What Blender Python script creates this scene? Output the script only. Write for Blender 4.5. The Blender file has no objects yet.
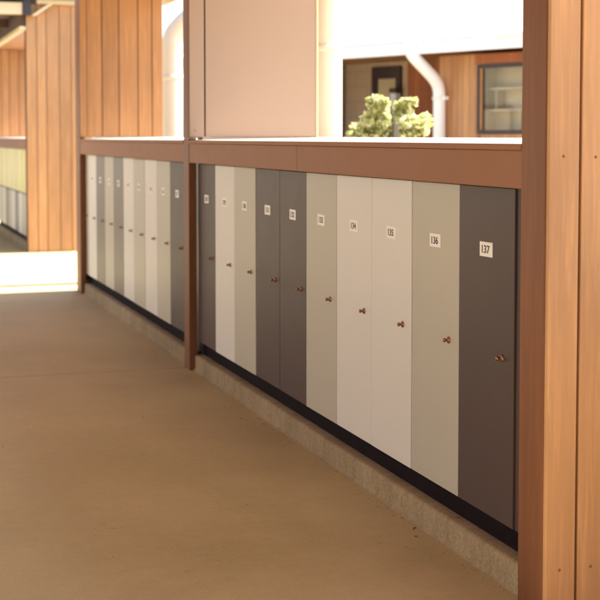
import bpy, bmesh, math, random
from mathutils import Vector, Matrix
random.seed(7)
sc = bpy.context.scene
COL = sc.collection
R = math.radians

# ------------------------------------------------------------------ materials
def lin(r, g, b):
    f = lambda c: (c / 12.92) if c <= 0.04045 else ((c + 0.055) / 1.055) ** 2.4
    return (f(r / 255), f(g / 255), f(b / 255), 1)

def new_mat(name):
    m = bpy.data.materials.new(name); m.use_nodes = True
    nt = m.node_tree
    return m, nt, nt.nodes['Principled BSDF']

def node(nt, typ, **kw):
    n = nt.nodes.new(typ)
    for k, v in kw.items(): setattr(n, k, v)
    return n

def ramp(nt, fac, stops):
    n = node(nt, 'ShaderNodeValToRGB')
    el = n.color_ramp.elements
    el[0].position, el[0].color = stops[0]
    el[1].position, el[1].color = stops[-1]
    for p, c in stops[1:-1]:
        e = el.new(p); e.color = c
    nt.links.new(fac, n.inputs[0])
    return n.outputs[0]

def noise(nt, vec, scale, detail=4, rough=0.55, dist=0.0):
    n = node(nt, 'ShaderNodeTexNoise')
    n.inputs['Scale'].default_value = scale
    n.inputs['Detail'].default_value = detail
    n.inputs['Roughness'].default_value = rough
    n.inputs['Distortion'].default_value = dist
    if vec is not None: nt.links.new(vec, n.inputs['Vector'])
    return n.outputs['Fac']

def mapping(nt, scale=(1, 1, 1), src='Object', offset=None):
    tc = node(nt, 'ShaderNodeTexCoord'); mp = node(nt, 'ShaderNodeMapping')
    mp.inputs['Scale'].default_value = scale
    nt.links.new(tc.outputs[src], mp.inputs['Vector'])
    if offset is not None: nt.links.new(offset, mp.inputs['Location'])
    return mp.outputs[0]

def mixc(nt, fac, a, b, mode='MIX'):
    n = node(nt, 'ShaderNodeMix', data_type='RGBA', blend_type=mode)
    for sock, v in ((n.inputs[0], fac), (n.inputs[6], a), (n.inputs[7], b)):
        if hasattr(v, 'links') or isinstance(v, bpy.types.NodeSocket): nt.links.new(v, sock)
        else: sock.default_value = v
    return n.outputs[2]

def bump(nt, bs, height, strength=0.3, dist=0.002):
    b = node(nt, 'ShaderNodeBump')
    b.inputs['Strength'].default_value = strength
    b.inputs['Distance'].default_value = dist
    nt.links.new(height, b.inputs['Height'])
    nt.links.new(b.outputs[0], bs.inputs['Normal'])

def scl(c, k): return (c[0] * k, c[1] * k, c[2] * k, 1)

def wood(name, c, var=0.18, rough=0.55, grain=1.0, spec=0.4):
    """vertical-grained timber; every board (mesh island) gets its own tone and grain offset"""
    m, nt, bs = new_mat(name)
    geo = node(nt, 'ShaderNodeNewGeometry')
    rnd = geo.outputs['Random Per Island']
    mul = node(nt, 'ShaderNodeMath', operation='MULTIPLY'); mul.inputs[1].default_value = 37.0
    nt.links.new(rnd, mul.inputs[0])
    cmb = node(nt, 'ShaderNodeCombineXYZ')
    for i in range(3): nt.links.new(mul.outputs[0], cmb.inputs[i])
    v = mapping(nt, (1, 1, 0.045), offset=cmb.outputs[0])
    n1 = noise(nt, v, 55 , 5, 0.6, 0.6)
    n2 = noise(nt, v, 190, 3, 0.6)
    v3 = mapping(nt, (1, 1, 0.25), offset=cmb.outputs[0])
    n3 = noise(nt, v3, 5, 3, 0.5)
    base = ramp(nt, n1, [(0.30, scl(c, 1 - 0.42 * grain)), (0.5, scl(c, 0.95)), (0.72, scl(c, 1.15))])
    g_ = min(1, grain * 1.2)
    fine = ramp(nt, n2, [(0.35, (1 - .16 * g_, 1 - .18 * g_, 1 - .2 * g_, 1)), (0.65, (1 + .05 * g_,) * 3 + (1,))])
    big = ramp(nt, n3, [(0.3, (0.86, 0.84, 0.82, 1)), (0.7, (1.08, 1.07, 1.05, 1))])
    isl = ramp(nt, rnd, [(0.0, (1 - var, 1 - var * 1.15, 1 - var * 1.3, 1)), (1.0, (1 + var * 0.5, 1 + var * 0.45, 1 + var * 0.3, 1))])
    o = mixc(nt, 1.0, base, fine, 'MULTIPLY')
    o = mixc(nt, 1.0, o, big, 'MULTIPLY')
    o = mixc(nt, 1.0, o, isl, 'MULTIPLY')
    nt.links.new(o, bs.inputs['Base Color'])
    bs.inputs['Roughness'].default_value = rough
    bs.inputs['Specular IOR Level'].default_value = spec
    bump(nt, bs, n2, 0.25, 0.001)
    return m

def paint(name, c, rough=0.5, mott=0.06, scale=6, spec=0.4, metal=0, bumps=0.06, bscale=400):
    m, nt, bs = new_mat(name)
    v = mapping(nt)
    n1 = noise(nt, v, scale, 5, 0.6)
    o = ramp(nt, n1, [(0.3, scl(c, 1 - mott)), (0.7, scl(c, 1 + mott))])
    nt.links.new(o, bs.inputs['Base Color'])
    bs.inputs['Roughness'].default_value = rough
    bs.inputs['Specular IOR Level'].default_value = spec
    bs.inputs['Metallic'].default_value = metal
    rr = ramp(nt, noise(nt, v, scale * 2.3, 4), [(0.3, (rough * 0.96,) * 3 + (1,)), (0.7, (min(1, rough * 1.04),) * 3 + (1,))])
    nt.links.new(rr, bs.inputs['Roughness'])
    if bumps: bump(nt, bs, noise(nt, v, bscale, 2), bumps, 0.001)
    return m

def concrete(name, c, c2, rough=0.62, fine=0.12, streak=(1, 1, 1), stain=False):
    m, nt, bs = new_mat(name)
    v = mapping(nt, streak)
    a = noise(nt, v, 0.9, 5, 0.6, 0.4)
    b = noise(nt, v, 5.5, 6, 0.65, 0.2)
    d = noise(nt, v, 160, 3, 0.7)
    e = noise(nt, v, 22, 5, 0.7)
    o = ramp(nt, a, [(0.32, c), (0.68, c2)])
    o = mixc(nt, 1.0, o, ramp(nt, b, [(0.25, (0.93, 0.925, 0.91, 1)), (0.75, (1.05, 1.05, 1.05, 1))]), 'MULTIPLY')
    o = mixc(nt, 1.0, o, ramp(nt, e, [(0.25, (0.93, 0.92, 0.91, 1)), (0.7, (1.03, 1.03, 1.03, 1))]), 'MULTIPLY')
    o = mixc(nt, 1.0, o, ramp(nt, d, [(0.3, (1 - fine * 1.3,) * 3 + (1,)), (0.7, (1 + fine * 0.7,) * 3 + (1,))]), 'MULTIPLY')
    # a few small dark spots
    sp = noise(nt, v, 3.1, 2, 0.4)
    sp2 = noise(nt, v, 31, 3, 0.6)
    mm = node(nt, 'ShaderNodeMath', operation='MULTIPLY'); nt.links.new(sp, mm.inputs[0]); nt.links.new(sp2, mm.inputs[1])
    o = mixc(nt, 1.0, o, ramp(nt, mm.outputs[0], [(0.405, (1, 1, 1, 1)), (0.50, (0.72, 0.67, 0.62, 1))]), 'MULTIPLY')
    if stain:
        v2 = mapping(nt, (0.15, 5.0, 0.9))
        o = mixc(nt, 1.0, o, ramp(nt, noise(nt, v2, 2.2, 5, 0.7), [(0.30, (0.74, 0.70, 0.64, 1)), (0.60, (1.0, 1.0, 1.0, 1))]), 'MULTIPLY')
        sp3 = noise(nt, v, 18, 2, 0.4)
        o = mixc(nt, 1.0, o, ramp(nt, sp3, [(0.70, (1, 1, 1, 1)), (0.78, (0.6, 0.53, 0.46, 1))]), 'MULTIPLY')
    nt.links.new(o, bs.inputs['Base Color'])
    rr = ramp(nt, b, [(0.3, (rough * 0.82,) * 3 + (1,)), (0.7, (min(1, rough * 1.15),) * 3 + (1,))])
    nt.links.new(rr, bs.inputs['Roughness'])
    bump(nt, bs, d, 0.2, 0.0015)
    return m

M = {}
M['cedar_near'] = wood('cedar_boards', lin(202, 156, 112), 0.06, 0.5, 0.18)  # same cedar as the siding below; lightness painted in for local light
M['cedar'] = wood('cedar_siding', lin(172, 128, 86), 0.12, 0.5, 0.28)  # same cedar, colour darkened to hold back the courtyard light
M['cedar_lit'] = wood('cedar_siding_lit', lin(196, 148, 104), 0.12, 0.5, 0.28)  # same cedar, colour kept lighter to stand in for brighter light
M['cedar_deep'] = wood('cedar_siding_deep', lin(160, 98, 64), 0.12, 0.55, 0.5)
M['ply'] = paint('tan_flush_panel', lin(158, 137, 121), 0.5, 0.015, 2, 0.35)
M['redwood'] = wood('stained_post_timber', lin(130, 84, 56), 0.05, 0.5, 0.25, 0.25)
M['brown'] = paint('brown_painted_fascia', lin(148, 99, 68), 0.55, 0.012, 5, 0.25)
M['sill'] = paint('pale_sill_flashing', lin(206, 196, 184), 0.5, 0.05, 9)
M['cream'] = paint('cream_trim_paint', lin(226, 204, 166), 0.55, 0.04)
M['ceil'] = wood('roof_underside_ply', lin(178, 132, 92), 0.08, 0.6, 0.4)
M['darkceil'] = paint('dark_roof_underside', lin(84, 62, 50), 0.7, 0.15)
M['roofmetal'] = paint('pale_roof_sheet', lin(225, 225, 222), 0.45, 0.03)
M['toe'] = paint('black_toe_board', lin(27, 17, 21), 0.8, 0.1, 6, 0.1)
M['groove'] = paint('dark_groove_backing', lin(92, 52, 30), 0.8, 0.1)
M['dark'] = paint('charcoal_laminate', lin(80, 64, 62), 0.48, 0.02, 3, 0.28)
M['white'] = paint('off_white_laminate', lin(220, 216, 211), 0.45, 0.015, 3, 0.3)
M['greige'] = paint('greige_laminate', lin(187, 181, 168), 0.45, 0.02, 3, 0.3)
M['grey'] = paint('mid_grey_laminate', lin(118, 108, 104), 0.45, 0.02, 3, 0.3)
M['yellow'] = paint('yellow_reflection_laminate', lin(208, 196, 84), 0.40, 0.03, 3, 0.5)  # yellow foliage reflection painted into the upper door colour
M['paleyellow'] = paint('pale_reflection_laminate', lin(216, 208, 118), 0.40, 0.03, 3, 0.5)  # paler tone of the painted-in door reflection
M['carcass'] = paint('locker_carcass_board', lin(40, 34, 32), 0.6, 0.05)
M['bronze'] = paint('antique_copper_knob', lin(164, 118, 90), 0.38, 0.1, 60, 0.5, 1.0)
M['nail'] = paint('rusty_nail_head', lin(140, 96, 62), 0.6, 0.1, 60, 0.4, 0.3)
M['plate'] = paint('white_number_plate', lin(242, 237, 233), 0.4, 0.02)
M['ink'] = paint('black_number_ink', lin(62, 54, 54), 0.5, 0.02)
M['pipe'] = paint('white_painted_pipe', lin(247, 245, 241), 0.4, 0.02)
M['floor'] = concrete('warm_concrete_floor', lin(184, 169, 128), lin(203, 187, 146))
M['floor'].node_tree.nodes['Principled BSDF'].inputs['Specular IOR Level'].default_value = 0.22
M['kerb'] = concrete('stained_kerb_concrete', lin(152, 131, 100), lin(180, 160, 126), 0.85, 0.3, (1, 1, 0.5), True)
M['ground'] = concrete('courtyard_paving', lin(196, 178, 152), lin(206, 190, 166), 0.85)
M['frame'] = paint('dark_frame_paint', lin(62, 52, 54), 0.4, 0.04)
M['shelfback'] = paint('beige_interior', lin(186, 172, 144), 0.7, 0.05)
M['lamp'] = paint('frosted_lantern', lin(214, 222, 226), 0.4, 0.03)

def block_mat():
    m, nt, bs = new_mat('grey_block_wall')
    tc = node(nt, 'ShaderNodeTexCoord')
    sep = node(nt, 'ShaderNodeSeparateXYZ'); nt.links.new(tc.outputs['Object'], sep.inputs[0])
    cmb = node(nt, 'ShaderNodeCombineXYZ')
    nt.links.new(sep.outputs[0], cmb.inputs[0]); nt.links.new(sep.outputs[2], cmb.inputs[1])
    br = node(nt, 'ShaderNodeTexBrick')
    br.inputs['Scale'].default_value = 1
    br.inputs['Brick Width'].default_value = 0.4; br.inputs['Row Height'].default_value = 0.2
    br.inputs['Mortar Size'].default_value = 0.008
    br.inputs['Color1'].default_value = lin(178, 158, 136); br.inputs['Color2'].default_value = lin(182, 162, 140)
    br.inputs['Mortar'].default_value = lin(168, 149, 128)
    nt.links.new(cmb.outputs[0], br.inputs['Vector'])
    nt.links.new(br.outputs[0], bs.inputs['Base Color'])
    bs.inputs['Roughness'].default_value = 0.85
    return m
M['block'] = block_mat()

def glass_mat():
    m, nt, bs = new_mat('window_glass')
    bs.inputs['Base Color'].default_value = (0.9, 0.93, 0.92, 1)
    bs.inputs['Roughness'].default_value = 0.02
    tr = node(nt, 'ShaderNodeBsdfTransparent'); gl = node(nt, 'ShaderNodeBsdfGlossy')
    gl.inputs['Roughness'].default_value = 0.03
    fr = node(nt, 'ShaderNodeFresnel'); fr.inputs[0].default_value = 1.35
    mx = node(nt, 'ShaderNodeMixShader')
    nt.links.new(fr.outputs[0], mx.inputs[0]); nt.links.new(tr.outputs[0], mx.inputs[1]); nt.links.new(gl.outputs[0], mx.inputs[2])
    nt.links.new(mx.outputs[0], nt.nodes['Material Output'].inputs[0])
    return m
M['glass'] = glass_mat()
M['grit'] = paint('dry_grit_and_leaf_bits', lin(112, 86, 58), 0.9, 0.3, 80)
M['bounce_siding'] = wood('beige_bounce_siding', lin(160, 158, 138), 0.06, 0.6, 0.2)  # siding of the added, unseen bounce building
M['standpipe'] = paint('off_white_standpipe', lin(224, 212, 196), 0.45, 0.03)

def leaf_mat():
    m, nt, bs = new_mat('yellow_green_leaf')
    geo = node(nt, 'ShaderNodeNewGeometry')
    o = ramp(nt, geo.outputs['Random Per Island'], [(0.0, (0.46, 0.50, 0.16, 1)), (0.5, (0.60, 0.62, 0.30, 1)), (1.0, (0.80, 0.78, 0.56, 1))])
    nt.links.new(o, bs.inputs['Base Color'])
    bs.inputs['Roughness'].default_value = 0.5
    tr = node(nt, 'ShaderNodeBsdfTranslucent'); nt.links.new(o, tr.inputs[0])
    mx = node(nt, 'ShaderNodeMixShader'); mx.inputs[0].default_value = 0.4
    nt.links.new(bs.outputs[0], mx.inputs[1]); nt.links.new(tr.outputs[0], mx.inputs[2])
    nt.links.new(mx.outputs[0], nt.nodes['Material Output'].inputs[0])
    return m
M['leaf'] = leaf_mat()
M['stem'] = paint('plant_stem', lin(120, 104, 70), 0.7)
M['stake'] = paint('weathered_stake', lin(104, 100, 92), 0.8)

# ------------------------------------------------------------------ mesh helpers
def B(): return bmesh.new()

def box(bm, x0, x1, y0, y1, z0, z1, bev=0.0, mi=0, seg=2):
    vs = [bm.verts.new((x, y, z)) for x in (x0, x1) for y in (y0, y1) for z in (z0, z1)]
    F = [(0, 1, 3, 2), (4, 6, 7, 5), (0, 4, 5, 1), (2, 3, 7, 6), (0, 2, 6, 4), (1, 5, 7, 3)]
    fs = [bm.faces.new([vs[i] for i in f]) for f in F]
    for f in fs: f.material_index = mi
    if bev > 0:
        es = list({e for f in fs for e in f.edges})
        r = bmesh.ops.bevel(bm, geom=es, offset=bev, segments=seg, profile=0.5, affect='EDGES')
        for f in r['faces']: f.material_index = mi

def lathe(bm, prof, n=24, mtx=None, mi=0):
    """profile [(r, h)...] turned about local Z"""
    rings = []
    for r, h in prof:
        if r < 1e-6: rings.append([bm.verts.new((0, 0, h))])
        else: rings.append([bm.verts.new((r * math.cos(2 * math.pi * k / n), r * math.sin(2 * math.pi * k / n), h)) for k in range(n)])
    fs = []
    for a, b in zip(rings, rings[1:]):
        for k in range(n):
            k2 = (k + 1) % n
            if len(a) == 1 and len(b) == 1: continue
            if len(a) == 1: fs.append(bm.faces.new((a[0], b[k], b[k2])))
            elif len(b) == 1: fs.append(bm.faces.new((a[k], b[0], a[k2])))
            else: fs.append(bm.faces.new((a[k], b[k], b[k2], a[k2])))
    for f in fs: f.material_index = mi; f.smooth = True
    if mtx is not None:
        for v in {v for r in rings for v in r}: v.co = mtx @ v.co

def tube(bm, pts, r, n=20, mi=0, cap=True):
    pts = [Vector(p) for p in pts]
    rr = r if isinstance(r, (list, tuple)) else [r] * len(pts)
    rings = []
    up = Vector((0, 1, 0.001)).normalized()
    for i, p in enumerate(pts):
        t = (pts[min(i + 1, len(pts) - 1)] - pts[max(i - 1, 0)]).normalized()
        if abs(t.dot(up)) > 0.98: up = Vector((1, 0, 0))
        a = t.cross(up).normalized(); b = t.cross(a).normalized()
        rings.append([bm.verts.new(p + rr[i] * (math.cos(2 * math.pi * k / n) * a + math.sin(2 * math.pi * k / n) * b)) for k in range(n)])
    for a, b in zip(rings, rings[1:]):
        for k in range(n):
            f = bm.faces.new((a[k], a[(k + 1) % n], b[(k + 1) % n], b[k])); f.smooth = True; f.material_index = mi
    if cap:
        for ring in (rings[0], rings[-1]):
            f = bm.faces.new(ring); f.material_index = mi

def smooth_path(ctrl, n=8):
    """Catmull-Rom through control points"""
    P = [Vector(c) for c in ctrl]; P = [2 * P[0] - P[1]] + P + [2 * P[-1] - P[-2]]
    out = []
    for i in range(1, len(P) - 2):
        for k in range(n):
            t = k / n
            a, b, c, d = P[i - 1], P[i], P[i + 1], P[i + 2]
            out.append(0.5 * ((2 * b) + (c - a) * t + (2 * a - 5 * b + 4 * c - d) * t * t + (3 * b - a - 3 * c + d) * t ** 3))
    out.append(P[-2])
    return out

def obj(name, bm, mats, parent=None, label=None):
    bmesh.ops.recalc_face_normals(bm, faces=bm.faces)
    me = bpy.data.meshes.new(name); bm.to_mesh(me); bm.free()
    for m in (mats if isinstance(mats, (list, tuple)) else [mats]): me.materials.append(m)
    o = bpy.data.objects.new(name, me); COL.objects.link(o)
    if parent is not None: o.parent = parent
    if label: o['label'] = label
    return o

def tag(o, label, cat, group=None):
    o['label'] = label; o['category'] = cat
    if group: o['group'] = group
    return o

def thing(name, label, cat, loc=(0, 0, 0), rz=0, group=None):
    o = bpy.data.objects.new(name, None); o.empty_display_size = 0.1
    COL.objects.link(o); o.location = loc; o.rotation_euler = (0, 0, rz)
    return tag(o, label, cat, group)

def struct(name, bm, m):
    o = obj(name, bm, m); o['kind'] = 'structure'; return o

def shift(bm, dx, dy, dz=0):
    bmesh.ops.translate(bm, verts=bm.verts, vec=(dx, dy, dz))

# ------------------------------------------------------------------ ground, floor, kerbs
b = B(); S = 500
vs = [b.verts.new(p) for p in ((-S, -S, -0.03), (S, -S, -0.03), (S, S, -0.03), (-S, S, -0.03))]; b.faces.new(vs)
struct('ground', b, M['ground'])

b = B()
ys = [-6, -0.80, 3.425, 7.66, 15.93, 20.1, 24.3, 32]
for y0, y1 in zip(ys, ys[1:]):
    box(b, -3.2, 1.94, y0 + 0.006, y1 - 0.006, -0.025, 0.0, 0.005, seg=2)
box(b, 1.943, 4.5, 12.02, 15.86, -0.025, 0.0, 0.0025, seg=1)
struct('walkway_floor', b, M['floor'])
b = B(); box(b, -3.19, 1.93, -5.9, 31.9, -0.028, -0.006)
struct('floor_joint_bed', b, M['toe'])

def kerb(y0, y1, x0=1.83):
    b = B()
    n = max(1, int((y1 - y0) / 0.9)); L = (y1 - y0) / n
    # one continuous cast kerb with slight unevenness along its foot and arris
    N = 70
    rows = []
    for i in range(N + 1):
        y = y0 + (y1 - y0) * i / N
        w1 = 0.003 * math.sin(i * 0.31) + 0.002 * random.random(); w2 = 0.0006 * (random.random() - 0.5)
        prof = [(x0 - 0.014 + w1, 0.0005), (x0 - 0.004 + w1 * 0.5, 0.007), (x0 + w2, 0.018), (x0 + w2, 0.078), (x0 + 0.003 + w2, 0.086), (x0 + 0.012, 0.0905 + w2 * 0.4), (x0 + 0.06, 0.091), (x0 + 0.55, 0.091), (x0 + 0.55, 0.0005)]
        rows.append([b.verts.new((px, y, pz)) for px, pz in prof])
    for a, c in zip(rows, rows[1:]):
        for k in range(len(a) - 1):
            f = b.faces.new((a[k], a[k + 1], c[k + 1], c[k])); f.smooth = True
    for r_ in (rows[0], rows[-1]): b.faces.new(r_)
    return struct('kerb', b, M['kerb'])
kerb(3.474, 7.553); kerb(7.692, 11.558); kerb(11.56, 11.86, 1.85); kerb(16.06, 19.98, 1.89)

def grit():
    rnd = random.Random(21); b = B()
    for i in range(520):
        t = rnd.random()
        if t < 0.72: x, y = 1.812 - abs(rnd.gauss(0, 0.025)), rnd.uniform(3.45, 15)
        else: x, y = rnd.uniform(-0.5, 1.75), rnd.uniform(3.2, 14)
        r = rnd.uniform(0.0008, 0.0028) * (1.6 if rnd.random() < 0.05 else 1)
        n = 5; a0 = rnd.random() * 6
        base = [b.verts.new((x + r * rnd.uniform(.6, 1.3) * math.cos(a0 + k * 1.2566), y + 1.3 * r * rnd.uniform(.6, 1.3) * math.sin(a0 + k * 1.2566), 0.0008)) for k in range(n)]
        top = b.verts.new((x, y, 0.001 + r * 0.8))
        for k in range(n): b.faces.new((base[k], base[(k + 1) % n], top))
    for i in range(7):   # dry leaf scraps
        x, y, L, a = 1.80 - abs(rnd.gauss(0, 0.03)), rnd.uniform(3.7, 11), rnd.uniform(0.006, 0.012), rnd.random() * 6
        u = Vector((math.cos(a), math.sin(a), 0)); w_ = Vector((-u.y, u.x, 0)); c = Vector((x, y, 0.002))
        v = [b.verts.new(p) for p in (c - u * L, c + w_ * L * 0.4 + Vector((0, 0, 0.003)), c + u * L + Vector((0, 0, 0.004)), c - w_ * L * 0.4)]
        b.faces.new(v)
    o = obj('grit', b, M['grit']); tag(o, 'dry grit and leaf scraps scattered along the foot of the kerb', 'grit'); o['kind'] = 'stuff'
grit()

# ------------------------------------------------------------------ covered walkway building (near)
def siding(x_edges, yf, z0, z1, parent, mat='cedar', name='siding_panel', gap=0.007, nails=(), label=None):
    """boards side by side facing -Y, with a dark backing behind the grooves and nail heads"""
    b = B()
    for a, c in zip(x_edges, x_edges[1:]):
        box(b, a + gap / 2, c - gap / 2, yf, yf + 0.022, z0, z1, 0.0025)
    for a, c in zip(x_edges, x_edges[1:]):
        for z in nails:
            xm = (a + c) / 2 + random.uniform(-.003, .003)
            lathe(b, [(0, -0.0015), (0.004, -0.001), (0.005, 0.001)], 10, Matrix.Translation((xm, yf, z + random.uniform(-.004, .004))) @ Matrix.Rotation(R(-90), 4, 'X'), 1)
    s = obj(name, b, [M[mat], M['nail']], parent, label)
    b = B(); box(b, x_edges[0] + 0.004, x_edges[-1] - 0.004, yf + 0.0225, yf + 0.125, z0 + 0.002, z1 - 0.002)
    obj('backing_board', b, M['groove'], s)
    return s

W = thing('covered_walkway', 'open timber covered walkway with cedar posts, brown locker fascia and ply panel, nearest the camera', 'building')
TOP = 2.94
def nail_at(x, yf, z, parent):
    b = B(); lathe(b, [(0, -0.0015), (0.004, -0.001), (0.005, 0.001)], 10, Matrix.Translation((x, yf, z)) @ Matrix.Rotation(R(-90), 4, 'X'))
    obj('nail', b, M['nail'], parent)
# posts: painted dark face plate toward the walk, cedar edge toward the camera
def post(y0, y1, xlow, xup, zsplit, parent, x0=1.80):
    b = B()
    if xlow == xup: box(b, x0, xup, y0, y1, 0.0, TOP, 0.003)
    else:
        box(b, x0, xlow, y0, y1, 0.0, zsplit, 0.003)
        box(b, x0, xup, y0, y1, zsplit + 0.0005, TOP, 0.003)
    return obj('post', b, M['redwood'], parent)
p1 = post(3.330, 3.472, 1.895, 1.895, 0, W)
p2 = post(7.562, 7.690, 1.846, 1.880, 1.34, W)
p3 = post(11.566, 11.780, 1.846, 1.846, 1.34, W)
# near fin wall, full height, seen from the front
b = B(); box(b, 1.803, 1.896, 3.312, 3.3295, 0.0, TOP, 0.003); s = obj('edge_board', b, M['cedar_near'], p1)
for z in (0.137, 1.296, 2.3): nail_at(1.847, 3.312, z, s)
siding([1.901, 1.996, 2.094, 2.192, 2.290, 2.388, 2.486, 2.584], 3.314, 0.0, TOP, W, 'cedar_near', gap=0.008, nails=(0.139, 1.296, 2.3))
# middle post edge board and smooth ply panel above the sill
b = B(); box(b, 1.803, 1.889, 7.545, 7.5615, 1.345, TOP, 0.003); s = obj('edge_board', b, M['ply'], p2)
for z in (1.383, 2.3): nail_at(1.836, 7.545, z, s)
b = B(); box(b, 1.898, 2.568, 7.550, 7.575, 1.348, TOP, 0.003)
pan = obj('ply_panel', b, M['ply'], W, 'smooth pinkish tan plywood panel above the locker sill')
b = B(); box(b, 1.8895, 2.566, 7.5755, 7.66, 1.35, TOP - 0.002); obj('backing_board', b, M['groove'], pan)
b = B(); box(b, 2.5685, 2.5800, 7.546, 7.662, 1.345, TOP, 0.002); obj('edge_trim', b, M['cream'], pan)
# far fin siding above the sill
b = B(); box(b, 1.803, 1.862, 11.555, 11.5655, 1.345, TOP, 0.003); obj('edge_board', b, M['cedar'], p3)
siding([1.863, 1.995, 2.142, 2.308, 2.431, 2.528], 11.56, 1.348, TOP, W, 'cedar', nails=(1.40,))

def fascia(y0, y1, parent, joint=None, x0=1.803):
    b = B()
    segs = [(y0, joint - 0.001), (joint + 0.001, y1)] if joint else [(y0, y1)]
    for a, c in segs: box(b, x0, x0 + 0.028, a, c, 1.200, 1.3095, 0.0015)
    box(b, x0 + 0.0285, x0 + 0.045, y0, y1, 1.205, 1.3115)
    f = obj('locker_fascia', b, M['brown'], parent)
    b = B(); box(b, x0 - 0.006, x0 + 0.010, y0, y1, 1.310, 1.3285, 0.003); obj('cap_lip', b, M['brown'], f)
    # sill: gently sloping slab with a soft front edge
    b = B()
    prof = [(x0 + 0.0105, 1.312), (x0 + 0.0105, 1.3275), (x0 + 0.016, 1.3295), (x0 + 0.80, 1.3440), (x0 + 0.806, 1.340), (x0 + 0.806, 1.312)]
    ra = [b.verts.new((x, y0, z)) for x, z in prof]; rb = [b.verts.new((x, y1, z)) for x, z in prof]
    for k in range(len(prof)): b.faces.new((ra[k], ra[(k + 1) % len(prof)], rb[(k + 1) % len(prof)], rb[k]))
    b.faces.new(ra); b.faces.new(rb)
    obj('sill', b, M['sill'], parent)
    b = B(); box(b, x0 + 0.078, x0 + 0.6, y0, y1, 0.092, 0.166); obj('toe_board', b, M['toe'], parent)
fascia(3.473, 7.5612, W, 5.561)
fascia(7.691, 11.5652, W)
b = B(); box(b, 1.875, 2.60, 7.5435, 7.868, 0.092, 1.199); obj('end_panel', b, M['frame'], W)
b = B(); box(b, 1.856, 2.60, 3.474, 3.5985, 0.168, 1.199); obj('end_panel', b, M['dark'], W)
b = B(); box(b, 1.847, 2.60, 11.818, 11.85, 0.092, 1.308); obj('end_panel', b, M['frame'], W)
b = B(); box(b, 1.883, 2.6, 7.5620, 7.6905, 1.30, 1.3465); obj('sill', b, M['sill'], W)
b = B(); box(b, 2.60, 2.72, -5, 3.31, 0.0, 1.08); obj('shade_wall', b, M['brown'], W)  # unseen low wall, added to darken the foot of the near fin
# roof: dark header, ply ceiling, soffit, eave trim, sheet and gutter
b = B(); box(b, -3.25, 1.795, -5, 12.0, 2.78, 2.80); obj('ceiling', b, M['ceil'], W)
b = B(); box(b, 1.796, 1.86, -5, 12.0, 2.60, 2.77); obj('header_beam', b, M['redwood'], W)
b = B(); box(b, 1.862, 2.618, -5, 12.0, 2.60, 2.62); obj('soffit', b, M['cream'], W)
b = B(); box(b, 2.62, 2.65, -5, 12.0, 2.525, 2.80, 0.003); obj('eave_trim', b, M['cream'], W)
b = B(); box(b, -3.5, 3.06, -5, 12.0, 3.02, 3.05)
for i in range(14):
    y = -4.9 + i * 1.29; box(b, -3.45, 3.05, y, y + 0.05, 2.90, 3.019)
rf = obj('roof', b, M['roofmetal'], W)
b = B(); box(b, 3.065, 3.15, -5, 12.0, 2.99, 3.07, 0.004); obj('gutter', b, M['roofmetal'], rf)
for i in range(5):
    y = -4.7 + i * 4.13
    b = B(); box(b, -3.2, -3.1, y, y + 0.1, 0.0, 2.779, 0.003); obj('post', b, M['redwood'], W)

# ------------------------------------------------------------------ lockers
def number_mesh(txt, size):
    cu = bpy.data.curves.new('digits', 'FONT'); cu.body = txt; cu.size = size
    cu.align_x = 'CENTER'; cu.align_y = 'CENTER'; cu.extrude = 0.0004; cu.offset = 0.0006; cu.space_character = 1.02
    o = bpy.data.objects.new('digits', cu); COL.objects.link(o)
    bpy.context.view_layer.update()
    me = bpy.data.meshes.new_from_object(o.evaluated_get(bpy.context.evaluated_depsgraph_get()))
    bpy.data.objects.remove(o)
    return me

def plate_mesh(txt, k=1.0):
    """white plate facing -X with its number; reads from the walkway"""
    b = B(); box(b, -0.004, 0.0, -0.044 * k, 0.044 * k, -0.023 * k, 0.023 * k, 0.0012)
    me = number_mesh(txt, 0.034 * k)
    b2 = B(); b2.from_mesh(me)
    T = Matrix(((0, 0, -1, -0.0044), (-1, 0, 0, 0), (0, 1, 0, 0), (0, 0, 0, 1)))
    xs = [v.co.x for v in b2.verts]; yy = [v.co.y for v in b2.verts]
    cx, cy = (min(xs) + max(xs)) / 2, (min(yy) + max(yy)) / 2
    mp = {}
    for v in b2.verts: mp[v] = b.verts.new(T @ Vector(((v.co.x - cx) * 1.18, v.co.y - cy, v.co.z)))
    for f in b2.faces:
        try:
            nf = b.faces.new([mp[v] for v in f.verts]); nf.material_index = 1
        except ValueError: pass
    b2.free(); bpy.data.meshes.remove(me)
    return b

def knob_bm():
    b = B(); T = Matrix.Rotation(R(-90), 4, 'Y')   # local z -> -x
    lathe(b, [(0.0, 0.0), (0.0125, 0.0), (0.0130, 0.003), (0.0120, 0.0065), (0.0095, 0.0085), (0.0045, 0.0095), (0.0040, 0.014), (0.0062, 0.0165), (0.0080, 0.0200), (0.0078, 0.0235), (0.0050, 0.0262), (0.0, 0.0270)], 24, T)
    return b
kb = knob_bm(); kme = bpy.data.meshes.new('knob')
bmesh.ops.recalc_face_normals(kb, faces=kb.faces)
kb.to_mesh(kme); kb.free(); kme.materials.append(M['bronze'])

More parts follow.
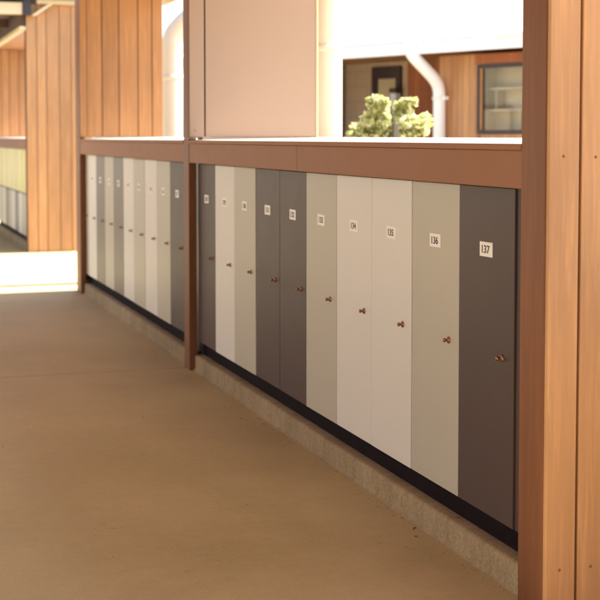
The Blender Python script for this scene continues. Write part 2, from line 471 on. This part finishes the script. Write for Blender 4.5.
PITCH = 0.394; XD = 1.852; ZB, ZT = 0.170, 1.1945
_door, _car = {}, {}
def door_mesh(pitch, zb, zt, mat):
    key = (round(pitch, 4), zb, zt, mat)
    if key not in _door:
        b = B(); g = 0.0025
        box(b, -0.002, 0.018, -pitch / 2 + g, pitch / 2 - g, zb, zt, 0.0016)
        bmesh.ops.recalc_face_normals(b, faces=b.faces)
        me = bpy.data.meshes.new('door'); b.to_mesh(me); b.free(); me.materials.append(M[mat]); _door[key] = me
    return _door[key]
def cab_mesh(pitch, zb, zt):
    key = (round(pitch, 4), zb, zt)
    if key not in _car:
        b = B(); box(b, 0.0195, 0.55, -pitch / 2 + 0.0012, pitch / 2 - 0.0012, zb + 0.001, zt - 0.001)
        bmesh.ops.recalc_face_normals(b, faces=b.faces)
        me = bpy.data.meshes.new('cabinet'); b.to_mesh(me); b.free(); me.materials.append(M['carcass']); _car[key] = me
    return _car[key]
def link(name, me, parent, loc=(0, 0, 0)):
    o = bpy.data.objects.new(name, me); COL.objects.link(o); o.parent = parent; o.location = loc; return o

def locker(y, mat, label, group, num=None, zb=ZB, zt=ZT, xd=XD, pitch=PITCH, knobz=0.677, plate=True):
    """origin at the middle of the door's foot line"""
    t = thing('locker', label, 'locker', (xd, y, zb), 0, group)
    link('cabinet', cab_mesh(pitch, 0.0, zt - zb), t)
    d = link('door', door_mesh(pitch, 0.0, zt - zb, mat), t)
    # hair-thin misalignment of each door, as hung doors have
    d.location = (random.uniform(-0.0012, 0.0012), 0, random.uniform(-0.0008, 0.0008))
    d.rotation_euler = (0, random.uniform(-0.0006, 0.0006), random.uniform(-0.0035, 0.0035))
    k = link('knob', kme, d, (0, -pitch / 2 + 0.078, knobz - zb)) if num else d
    if num: k.rotation_euler = (random.uniform(-.5, .5), 0, 0); k.scale = (0.88, 0.9, 0.9)
    if num:
        p = obj('number_plate', plate_mesh(num), [M['plate'], M['ink']], d)
        p.location = (-0.0002, -0.004, 1.0 - zb); p.rotation_euler = (random.uniform(-0.02, 0.02), 0, 0)
    return t

cname = {'dark': 'charcoal', 'white': 'off-white', 'greige': 'greige', 'grey': 'mid grey', 'yellow': 'pale yellow', 'paleyellow': 'creamy yellow'}
near = ['dark', 'greige', 'white', 'white', 'greige', 'dark', 'dark', 'greige', 'white', 'dark']   # from the camera away
for i, c in enumerate(near):
    n = 137 - i
    where = {0: 'closest to the camera', 9: 'right behind the middle post'}.get(i, 'in the near bank under the brown fascia')
    locker(3.601 + PITCH * (i + 0.5), c, f'{cname[c]} locker with number plate {n}, {where}', 'numbered lockers in the near bank', str(n))
far = ['dark', 'greige', 'white', 'greige', 'white', 'dark', 'greige', 'dark', 'white', 'greige']
ordn = ['first', 'second', 'third', 'fourth', 'fifth', 'sixth', 'seventh', 'eighth', 'ninth', 'tenth']
for i, c in enumerate(far):
    cc = 'grey' if (c == 'dark' and i > 0) else c
    locker(7.880 + 0.3935 * (i + 0.5), cc, f'{cname[cc]} locker, {ordn[i]} counting away from the middle post in the far bank', 'numbered lockers in the far bank', str(127 - i), pitch=0.3935)

# ------------------------------------------------------------------ second walkway building beyond the sunlit gap
V = thing('covered_walkway', 'far covered walkway with dark ceiling and a cedar end wall beyond the sunlit gap', 'building', (0, 0, 0))
siding([1.863, 1.983, 2.093, 2.244, 2.38, 2.50, 2.62], 15.88, 0.0, 2.875, V, 'cedar_lit', label='full height cedar board end wall standing on the sunlit slab')
siding([1.863, 1.99, 2.10, 2.235, 2.36, 2.49, 2.62], 20.0, 1.348, 2.60, V, 'cedar_lit')
fascia(16.01, 19.99, V, None, 1.866)
for (y0, y1) in ((20.0, 20.13),):
    b = B(); box(b, 1.862, 1.905, y0, y1, 0, 1.345, 0.003); obj('post', b, M['redwood'], V)
b = B(); box(b, 1.863, 1.90, 16.006, 16.05, 0, 2.60, 0.003); obj('post', b, M['redwood'], V)
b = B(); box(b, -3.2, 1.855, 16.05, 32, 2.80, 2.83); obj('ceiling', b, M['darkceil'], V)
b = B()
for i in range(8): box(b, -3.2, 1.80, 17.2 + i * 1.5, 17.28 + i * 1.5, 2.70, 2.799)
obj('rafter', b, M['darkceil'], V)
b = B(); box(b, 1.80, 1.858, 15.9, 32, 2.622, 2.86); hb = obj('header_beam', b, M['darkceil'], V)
b = B(); box(b, 1.795, 1.862, 15.89, 32, 2.575, 2.6215, 0.002); obj('bottom_trim', b, M['cream'], hb)
b = B(); box(b, 1.8625, 2.62, 16.02, 32, 2.604, 2.62); obj('soffit', b, M['ceil'], V)
b = B(); box(b, -3.2, 1.815, 15.80, 15.885, 2.752, 2.885, 0.003); obj('cross_beam', b, M['cream'], V)
b = B(); box(b, -3.2, 3.0, 15.74, 32, 2.96, 3.0); box(b, -3.2, 3.0, 15.70, 15.738, 2.93, 3.02); obj('roof', b, M['frame'], V)
b = B(); box(b, 1.98, 2.70, 15.80, 15.87, 2.878, 2.93, 0.002)
obj('end_trim', b, M['cream'], V)
b = B()   # sloping cream brace board from the cross beam up to the trim
P = [(1.925, 2.745), (1.965, 2.735), (2.16, 2.868), (2.15, 2.876), (2.11, 2.876)]
ra = [b.verts.new((x, 15.80, z)) for x, z in P]; rb = [b.verts.new((x, 15.86, z)) for x, z in P]
for k in range(5): b.faces.new((ra[k], ra[(k + 1) % 5], rb[(k + 1) % 5], rb[k]))
b.faces.new(ra); b.faces.new(rb)
obj('brace_board', b, M['cream'], V)
b = B(); box(b, 1.82, 1.915, 15.78, 15.87, 2.74, 2.93, 0.002); obj('beam_end', b, M['frame'], V)

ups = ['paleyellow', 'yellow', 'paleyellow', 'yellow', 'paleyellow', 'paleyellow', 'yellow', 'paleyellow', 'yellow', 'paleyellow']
los = ['white', 'greige', 'white', 'grey', 'white', 'greige', 'grey', 'white', 'greige', 'white']
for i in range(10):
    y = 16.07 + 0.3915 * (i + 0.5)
    locker(y, ups[i], f'{cname[ups[i]]} upper locker tinted by a painted-in reflection, {ordn[i]} in its row past the cedar end wall', 'upper lockers under the far roof', None, 0.668, 1.1945, 1.91, 0.3915, 0.93)
    locker(y, los[i], f'{cname[los[i]]} lower locker, {ordn[i]} in its row past the cedar end wall', 'lower lockers under the far roof', None, 0.150, 0.650, 1.91, 0.3915, 0.40)
b = B(); box(b, 1.925, 2.4, 16.07, 19.98, 0.652, 0.666); obj('tier_divider', b, M['frame'], V)

# ------------------------------------------------------------------ fat white pipes standing outside the eave
def standpipe(y, label, bend=True):
    t = thing('downpipe', label, 'pipe', (2.80, y, -0.03), 0, 'fat white pipes outside the locker sill')
    b = B(); r = 0.098
    path = [(0, 0, 0), (0, 0, 1.0), (0, 0, 2.14)] + smooth_path([(0, 0, 2.20), (0.02, 0, 2.32), (0.10, -0.03, 2.43), (0.20, -0.06, 2.52), (0.29, -0.09, 2.66), (0.315, -0.10, 2.85), (0.315, -0.10, 3.019)], 6)
    tube(b, path, r * 0.97, 28); obj('pipe', b, M['standpipe'], t)
    for z in (1.93, 0.6):
        b = B(); lathe(b, [(r * 0.972, z - 0.022), (r * 1.04, z - 0.02), (r * 1.04, z + 0.02), (r * 0.972, z + 0.022)], 28)
        obj('clamp', b, M['standpipe'], t)
standpipe(12.42, 'fat white pipe bending outward at its top beside the far cedar siding')
standpipe(8.02, 'fat white pipe standing straight beside the edge of the smooth tan panel')

# ------------------------------------------------------------------ courtyard building opposite
A = math.atan2(-0.92520972, 0.37945616)
Q = thing('courtyard_building', 'low courtyard building with pale roof, cedar wall, dark window and shaded door recess', 'building', (6.1197, 13.8557, 0), A)
def q(name, mat, boxes, parent=Q, bev=0.0, label=None):
    b = B()
    for bx in boxes: box(b, *bx, bev)
    return obj(name, b, M[mat], parent, label)
# front wall pieces
b = B()
x = 0.05
while x < 0.60: box(b, x + 0.002, x + 0.088, 0.0, 0.02, 0, 2.235, 0.002); x += 0.09
x = 0.62
while x < 4.0: box(b, x + 0.002, x + 0.088, 0.0, 0.02, 0, 1.375, 0.002); x += 0.09
obj('siding', b, M['cedar_lit'], Q)
q('wall', 'cedar_deep', [(0.04, 4.0, 0.021, 0.12, 0, 1.36), (0.04, 0.62, 0.021, 0.12, 1.361, 2.235), (1.95, 4.0, 0.021, 0.12, 1.361, 2.235), (0.03, 0.0395, 0.0, 1.199, 0, 2.235), (-4.2, -2.80, 0.0, 0.099, 0, 2.235)])
q('window_header', 'cedar_deep', [(0.595, 1.96, -0.004, 0.10, 2.125, 2.232)])
wn = q('window', 'frame', [(0.62, 1.95, -0.012, 0.06, 2.082, 2.122), (0.62, 1.95, -0.012, 0.06, 1.378, 1.418), (0.62, 0.655, -0.012, 0.06, 1.419, 2.081), (1.915, 1.95, -0.012, 0.06, 1.419, 2.081)])
q('pane', 'glass', [(0.656, 1.914, 0.02, 0.026, 1.419, 2.081)], wn)
sh = q('shelf', 'shelfback', [(0.60, 1.96, 0.26, 0.28, 1.37, 2.12), (0.625, 0.654, 0.121, 0.259, 1.37, 2.12), (0.656, 1.94, 0.12, 0.258, 1.62, 1.645), (0.656, 1.94, 0.12, 0.258, 1.85, 1.875), (0.76, 0.78, 0.13, 0.257, 1.646, 1.849), (1.10, 1.12, 0.13, 0.257, 1.376, 1.619), (1.45, 1.47, 0.13, 0.257, 1.646, 1.849)])
q('wall', 'block', [(-2.80, -2.27, 1.2, 1.32, 0, 2.36), (-1.74, -1.60, 1.2, 1.32, 0, 2.36), (-2.27, -1.74, 1.2, 1.32, 2.245, 2.36)])
b = B(); x = -1.60
while x < 0.03: box(b, x + 0.002, x + 0.118, 1.15, 1.19, 0, 2.36, 0.002); x += 0.12
obj('siding', b, M['cedar_deep'], Q)
dr = q('door', 'frame', [(-2.265, -2.185, 1.16, 1.24, 0, 2.24), (-1.825, -1.745, 1.16, 1.24, 0, 2.24), (-2.184, -1.826, 1.16, 1.24, 2.09, 2.24), (-2.184, -1.826, 1.18, 1.23, 0, 0.25)])
q('pane', 'shelfback', [(-2.184, -1.826, 1.20, 1.21, 0.251, 2.089)], dr)
ln = q('wall_lantern', 'lamp', [(-1.82, -1.72, 1.06, 1.15, 1.72, 1.90)], Q, 0.01)
q('lantern_cap', 'frame', [(-1.83, -1.71, 1.05, 1.158, 1.902, 1.96)], ln, 0.008)
# roof
b = B()
def quadslab(b, pts, th):
    top = [b.verts.new(p) for p in pts]; bot = [b.verts.new((p[0], p[1], p[2] - th)) for p in pts]
    b.faces.new(top); b.faces.new(bot)
    for k in range(4): b.faces.new((top[k], top[(k + 1) % 4], bot[(k + 1) % 4], bot[k]))
quadslab(b, [(-4.6, -0.42, 2.40), (5, -0.42, 2.40), (5, 4.6, 3.35), (-4.6, 4.6, 3.35)], 0.05)
quadslab(b, [(-4.6, 9.2, 2.40), (5, 9.2, 2.40), (5, 4.602, 3.35), (-4.6, 4.602, 3.35)], 0.05)
x = -4.55
while x < 5:
    quadslab(b, [(x, -0.41, 2.425), (x + 0.03, -0.41, 2.425), (x + 0.03, 4.59, 3.374), (x, 4.59, 3.374)], 0.024); x += 0.4
rf = obj('roof', b, M['roofmetal'], Q)
q('eave_fascia', 'cream', [(-4.6, 5, -0.40, -0.36, 2.245, 2.345)], rf)
rf.children[0].data.materials[0] = M['pipe']
q('soffit', 'cedar', [(-4.6, 5, -0.358, 1.19, 2.30, 2.312)], rf)
q('wall', 'block', [(-4.2, 4.0, 8.8, 8.95, 0, 2.4), (-4.2, -4.05, 0.1, 8.79, 0, 2.4), (3.85, 4.0, 0.13, 8.79, 0, 2.4)])
b = B()
tube(b, smooth_path([(0.03, -0.45, 2.40), (0.03, -0.44, 2.30), (0.06, -0.40, 2.21), (0.115, -0.28, 2.08), (0.145, -0.17, 1.97), (0.150, -0.11, 1.87), (0.150, -0.10, 1.70)], 8) + [Vector((0.15, -0.10, 0.0))], 0.068, 20)
dp = obj('downpipe', b, M['pipe'], Q, 'white painted downpipe with an offset bend at the recess corner')
b = B(); lathe(b, [(0.069, -0.015), (0.08, -0.014), (0.08, 0.014), (0.069, 0.015)], 20, Matrix.Translation((0.15, -0.10, 1.77))); box(b, 0.20, 0.25, -0.12, -0.06, 1.75, 1.79)
obj('clamp', b, M['pipe'], dp)

# ------------------------------------------------------------------ unseen building added on the open left side to bounce sunlight in
G = thing('bounce_building', 'unseen beige building added across the open left side of the walkway to bounce sunlight in', 'building', (-9.0, 0, 0))
b = B(); y = -12.0
while y < 34: box(b, -0.02, 0.0, y + 0.003, y + 0.197, 0.35, 3.4, 0.002); y += 0.2
obj('siding', b, M['bounce_siding'], G)
b = B(); box(b, -6.0, -0.0205, -12, 34, 0.0, 3.42); obj('wall', b, M['cedar_deep'], G)
b = B(); box(b, -0.0200, 0.03, -12, 34, 0.0, 0.34); obj('plinth', b, M['kerb'], G)
for y in (-6, 0, 6, 12, 18, 24):
    f = B(); box(f, 0.0005, 0.05, y, y + 1.5, 2.0, 2.06); box(f, 0.0005, 0.05, y, y + 1.5, 1.0, 1.06); box(f, 0.0005, 0.05, y, y + 0.06, 1.061, 1.999); box(f, 0.0005, 0.05, y + 1.44, y + 1.5, 1.061, 1.999)
    f = obj('window', f, M['frame'], G)
    p = B(); box(p, 0.001, 0.02, y + 0.061, y + 1.439, 1.061, 1.999); obj('pane', p, M['shelfback'], f)
b = B(); box(b, -6.2, 0.35, -12.3, 34.3, 3.43, 3.55, 0.01); obj('roof', b, M['roofmetal'], G)

# ------------------------------------------------------------------ shrub beyond the sill and its stake
def shrub(loc, lobes, label, seed):
    rnd = random.Random(seed)
    t = thing('shrub', label, 'shrub', loc, 0, 'sunlit shrubs in the courtyard')
    b = B()
    for (x, y, z, rx, rz, n) in lobes:
        for i in range(n):
            d = Vector((rnd.gauss(0, 1), rnd.gauss(0, 1), rnd.gauss(0, 1))).normalized() * (rnd.random() ** 0.45)
            c = Vector((x + d.x * rx, y + d.y * rx, z + d.z * rz))
            L = rnd.uniform(0.03, 0.06); w = L * 0.42
            a = Vector((rnd.uniform(-1, 1), rnd.uniform(-1, 1), rnd.uniform(-0.2, 1.2))).normalized()
            s = a.cross(Vector((rnd.uniform(-1, 1), rnd.uniform(-1, 1), rnd.uniform(-1, 1)))).normalized()
            nn = a.cross(s).normalized() * w * 0.3
            v = [b.verts.new(p) for p in (c, c + a * L * 0.5 + s * w + nn, c + a * L, c + a * L * 0.5 - s * w + nn)]
            b.faces.new(v)
    me = bpy.data.meshes.new('foliage'); b.to_mesh(me); b.free(); me.materials.append(M['leaf'])
    f = bpy.data.objects.new('foliage', me); COL.objects.link(f); f.parent = t
    b = B()
    for (x, y, z, rx, rz, n) in lobes:
        tube(b, smooth_path([(x * 0.15, y * 0.15, 0.0), (x * 0.5 + 0.02, y * 0.5, z * 0.45), (x, y, z)], 5), [0.014 - 0.0009 * k for k in range(11)], 6)
    obj('stem', b, M['stem'], t)
def lobes_for(spots, seed):
    rnd = random.Random(seed); out = [(0.02, 0.02, 1.18, 0.2, 0.16, 700)]
    for (x, z, r) in spots:
        for k in range(5):
            out.append((x + rnd.uniform(-r, r) * 0.8, rnd.uniform(-0.08, 0.12), z + rnd.uniform(-r, r) * 0.9, r * rnd.uniform(0.3, 0.65), r * rnd.uniform(0.35, 0.8), 75))
    return out
shrub((3.50, 9.0, -0.03), lobes_for([(0.045, 1.615, 0.020), (0.045, 1.57, 0.032), (0.055, 1.51, 0.045), (0.09, 1.44, 0.07), (-0.03, 1.43, 0.08), (-0.12, 1.38, 0.055), (0.0, 1.37, 0.10)], 11),
      'yellow-green leafy shrub beyond the sill, left of the grey stake', 3)
shrub((3.73, 9.0, -0.03), lobes_for([(0.02, 1.60, 0.024), (0.015, 1.55, 0.035), (0.02, 1.50, 0.05), (0.07, 1.47, 0.07), (0.11, 1.44, 0.06), (-0.06, 1.44, 0.06), (0.02, 1.39, 0.11)], 12),
      'yellow-green leafy shrub beyond the sill, right of the grey stake', 5)
b = B(); box(b, -0.018, 0.018, -0.018, 0.018, -0.2, 1.445, 0.004)
o = obj('garden_stake', b, M['stake']); o.location = (3.600, 8.85, 0); tag(o, 'square weathered grey stake between the two yellow-green shrubs', 'stake')

# ------------------------------------------------------------------ light, sky, camera
w = bpy.data.worlds.new('World'); sc.world = w; w.use_nodes = True
nt = w.node_tree; bg = nt.nodes['Background']
sky = nt.nodes.new('ShaderNodeTexSky'); sky.sky_type = 'NISHITA'; sky.sun_disc = False
EL = 51.5
sky.sun_elevation = R(EL); sky.sun_rotation = R(88); sky.air_density = 1.0; sky.dust_density = 2.5; sky.ozone_density = 1.0
nt.links.new(sky.outputs[0], bg.inputs[0]); bg.inputs[1].default_value = 0.15
L = bpy.data.lights.new('sun', 'SUN'); L.energy = 5.0; L.angle = R(0.5); L.color = (1, 0.95, 0.87)
lo = bpy.data.objects.new('sun', L); COL.objects.link(lo)
az = R(2)
d = Vector((math.cos(R(EL)) * math.cos(az), math.cos(R(EL)) * math.sin(az), math.sin(R(EL))))
lo.rotation_euler = d.to_track_quat('Z', 'Y').to_euler(); lo.location = (8, 0, 12)

cam = bpy.data.cameras.new('camera'); co = bpy.data.objects.new('camera', cam); COL.objects.link(co)
co.location = (0, 0, 1.35)
co.rotation_euler = (R(90 - 3.0952), 0, -R(18.1041))
cam.sensor_width = 36; cam.lens = 81.0; cam.sensor_fit = 'HORIZONTAL'
cam.shift_y = -(300 - 209.5) / 600
cam.clip_start = 0.05; cam.clip_end = 2000
cam.dof.use_dof = True; cam.dof.focus_distance = 4.6; cam.dof.aperture_fstop = 5.0
sc.camera = co

sc.view_settings.view_transform = 'Standard'; sc.view_settings.look = 'None'
sc.view_settings.exposure = 1.75; sc.view_settings.gamma = 1; sc.view_settings.use_curve_mapping = False
sc.cycles.max_bounces = 12; sc.cycles.diffuse_bounces = 8
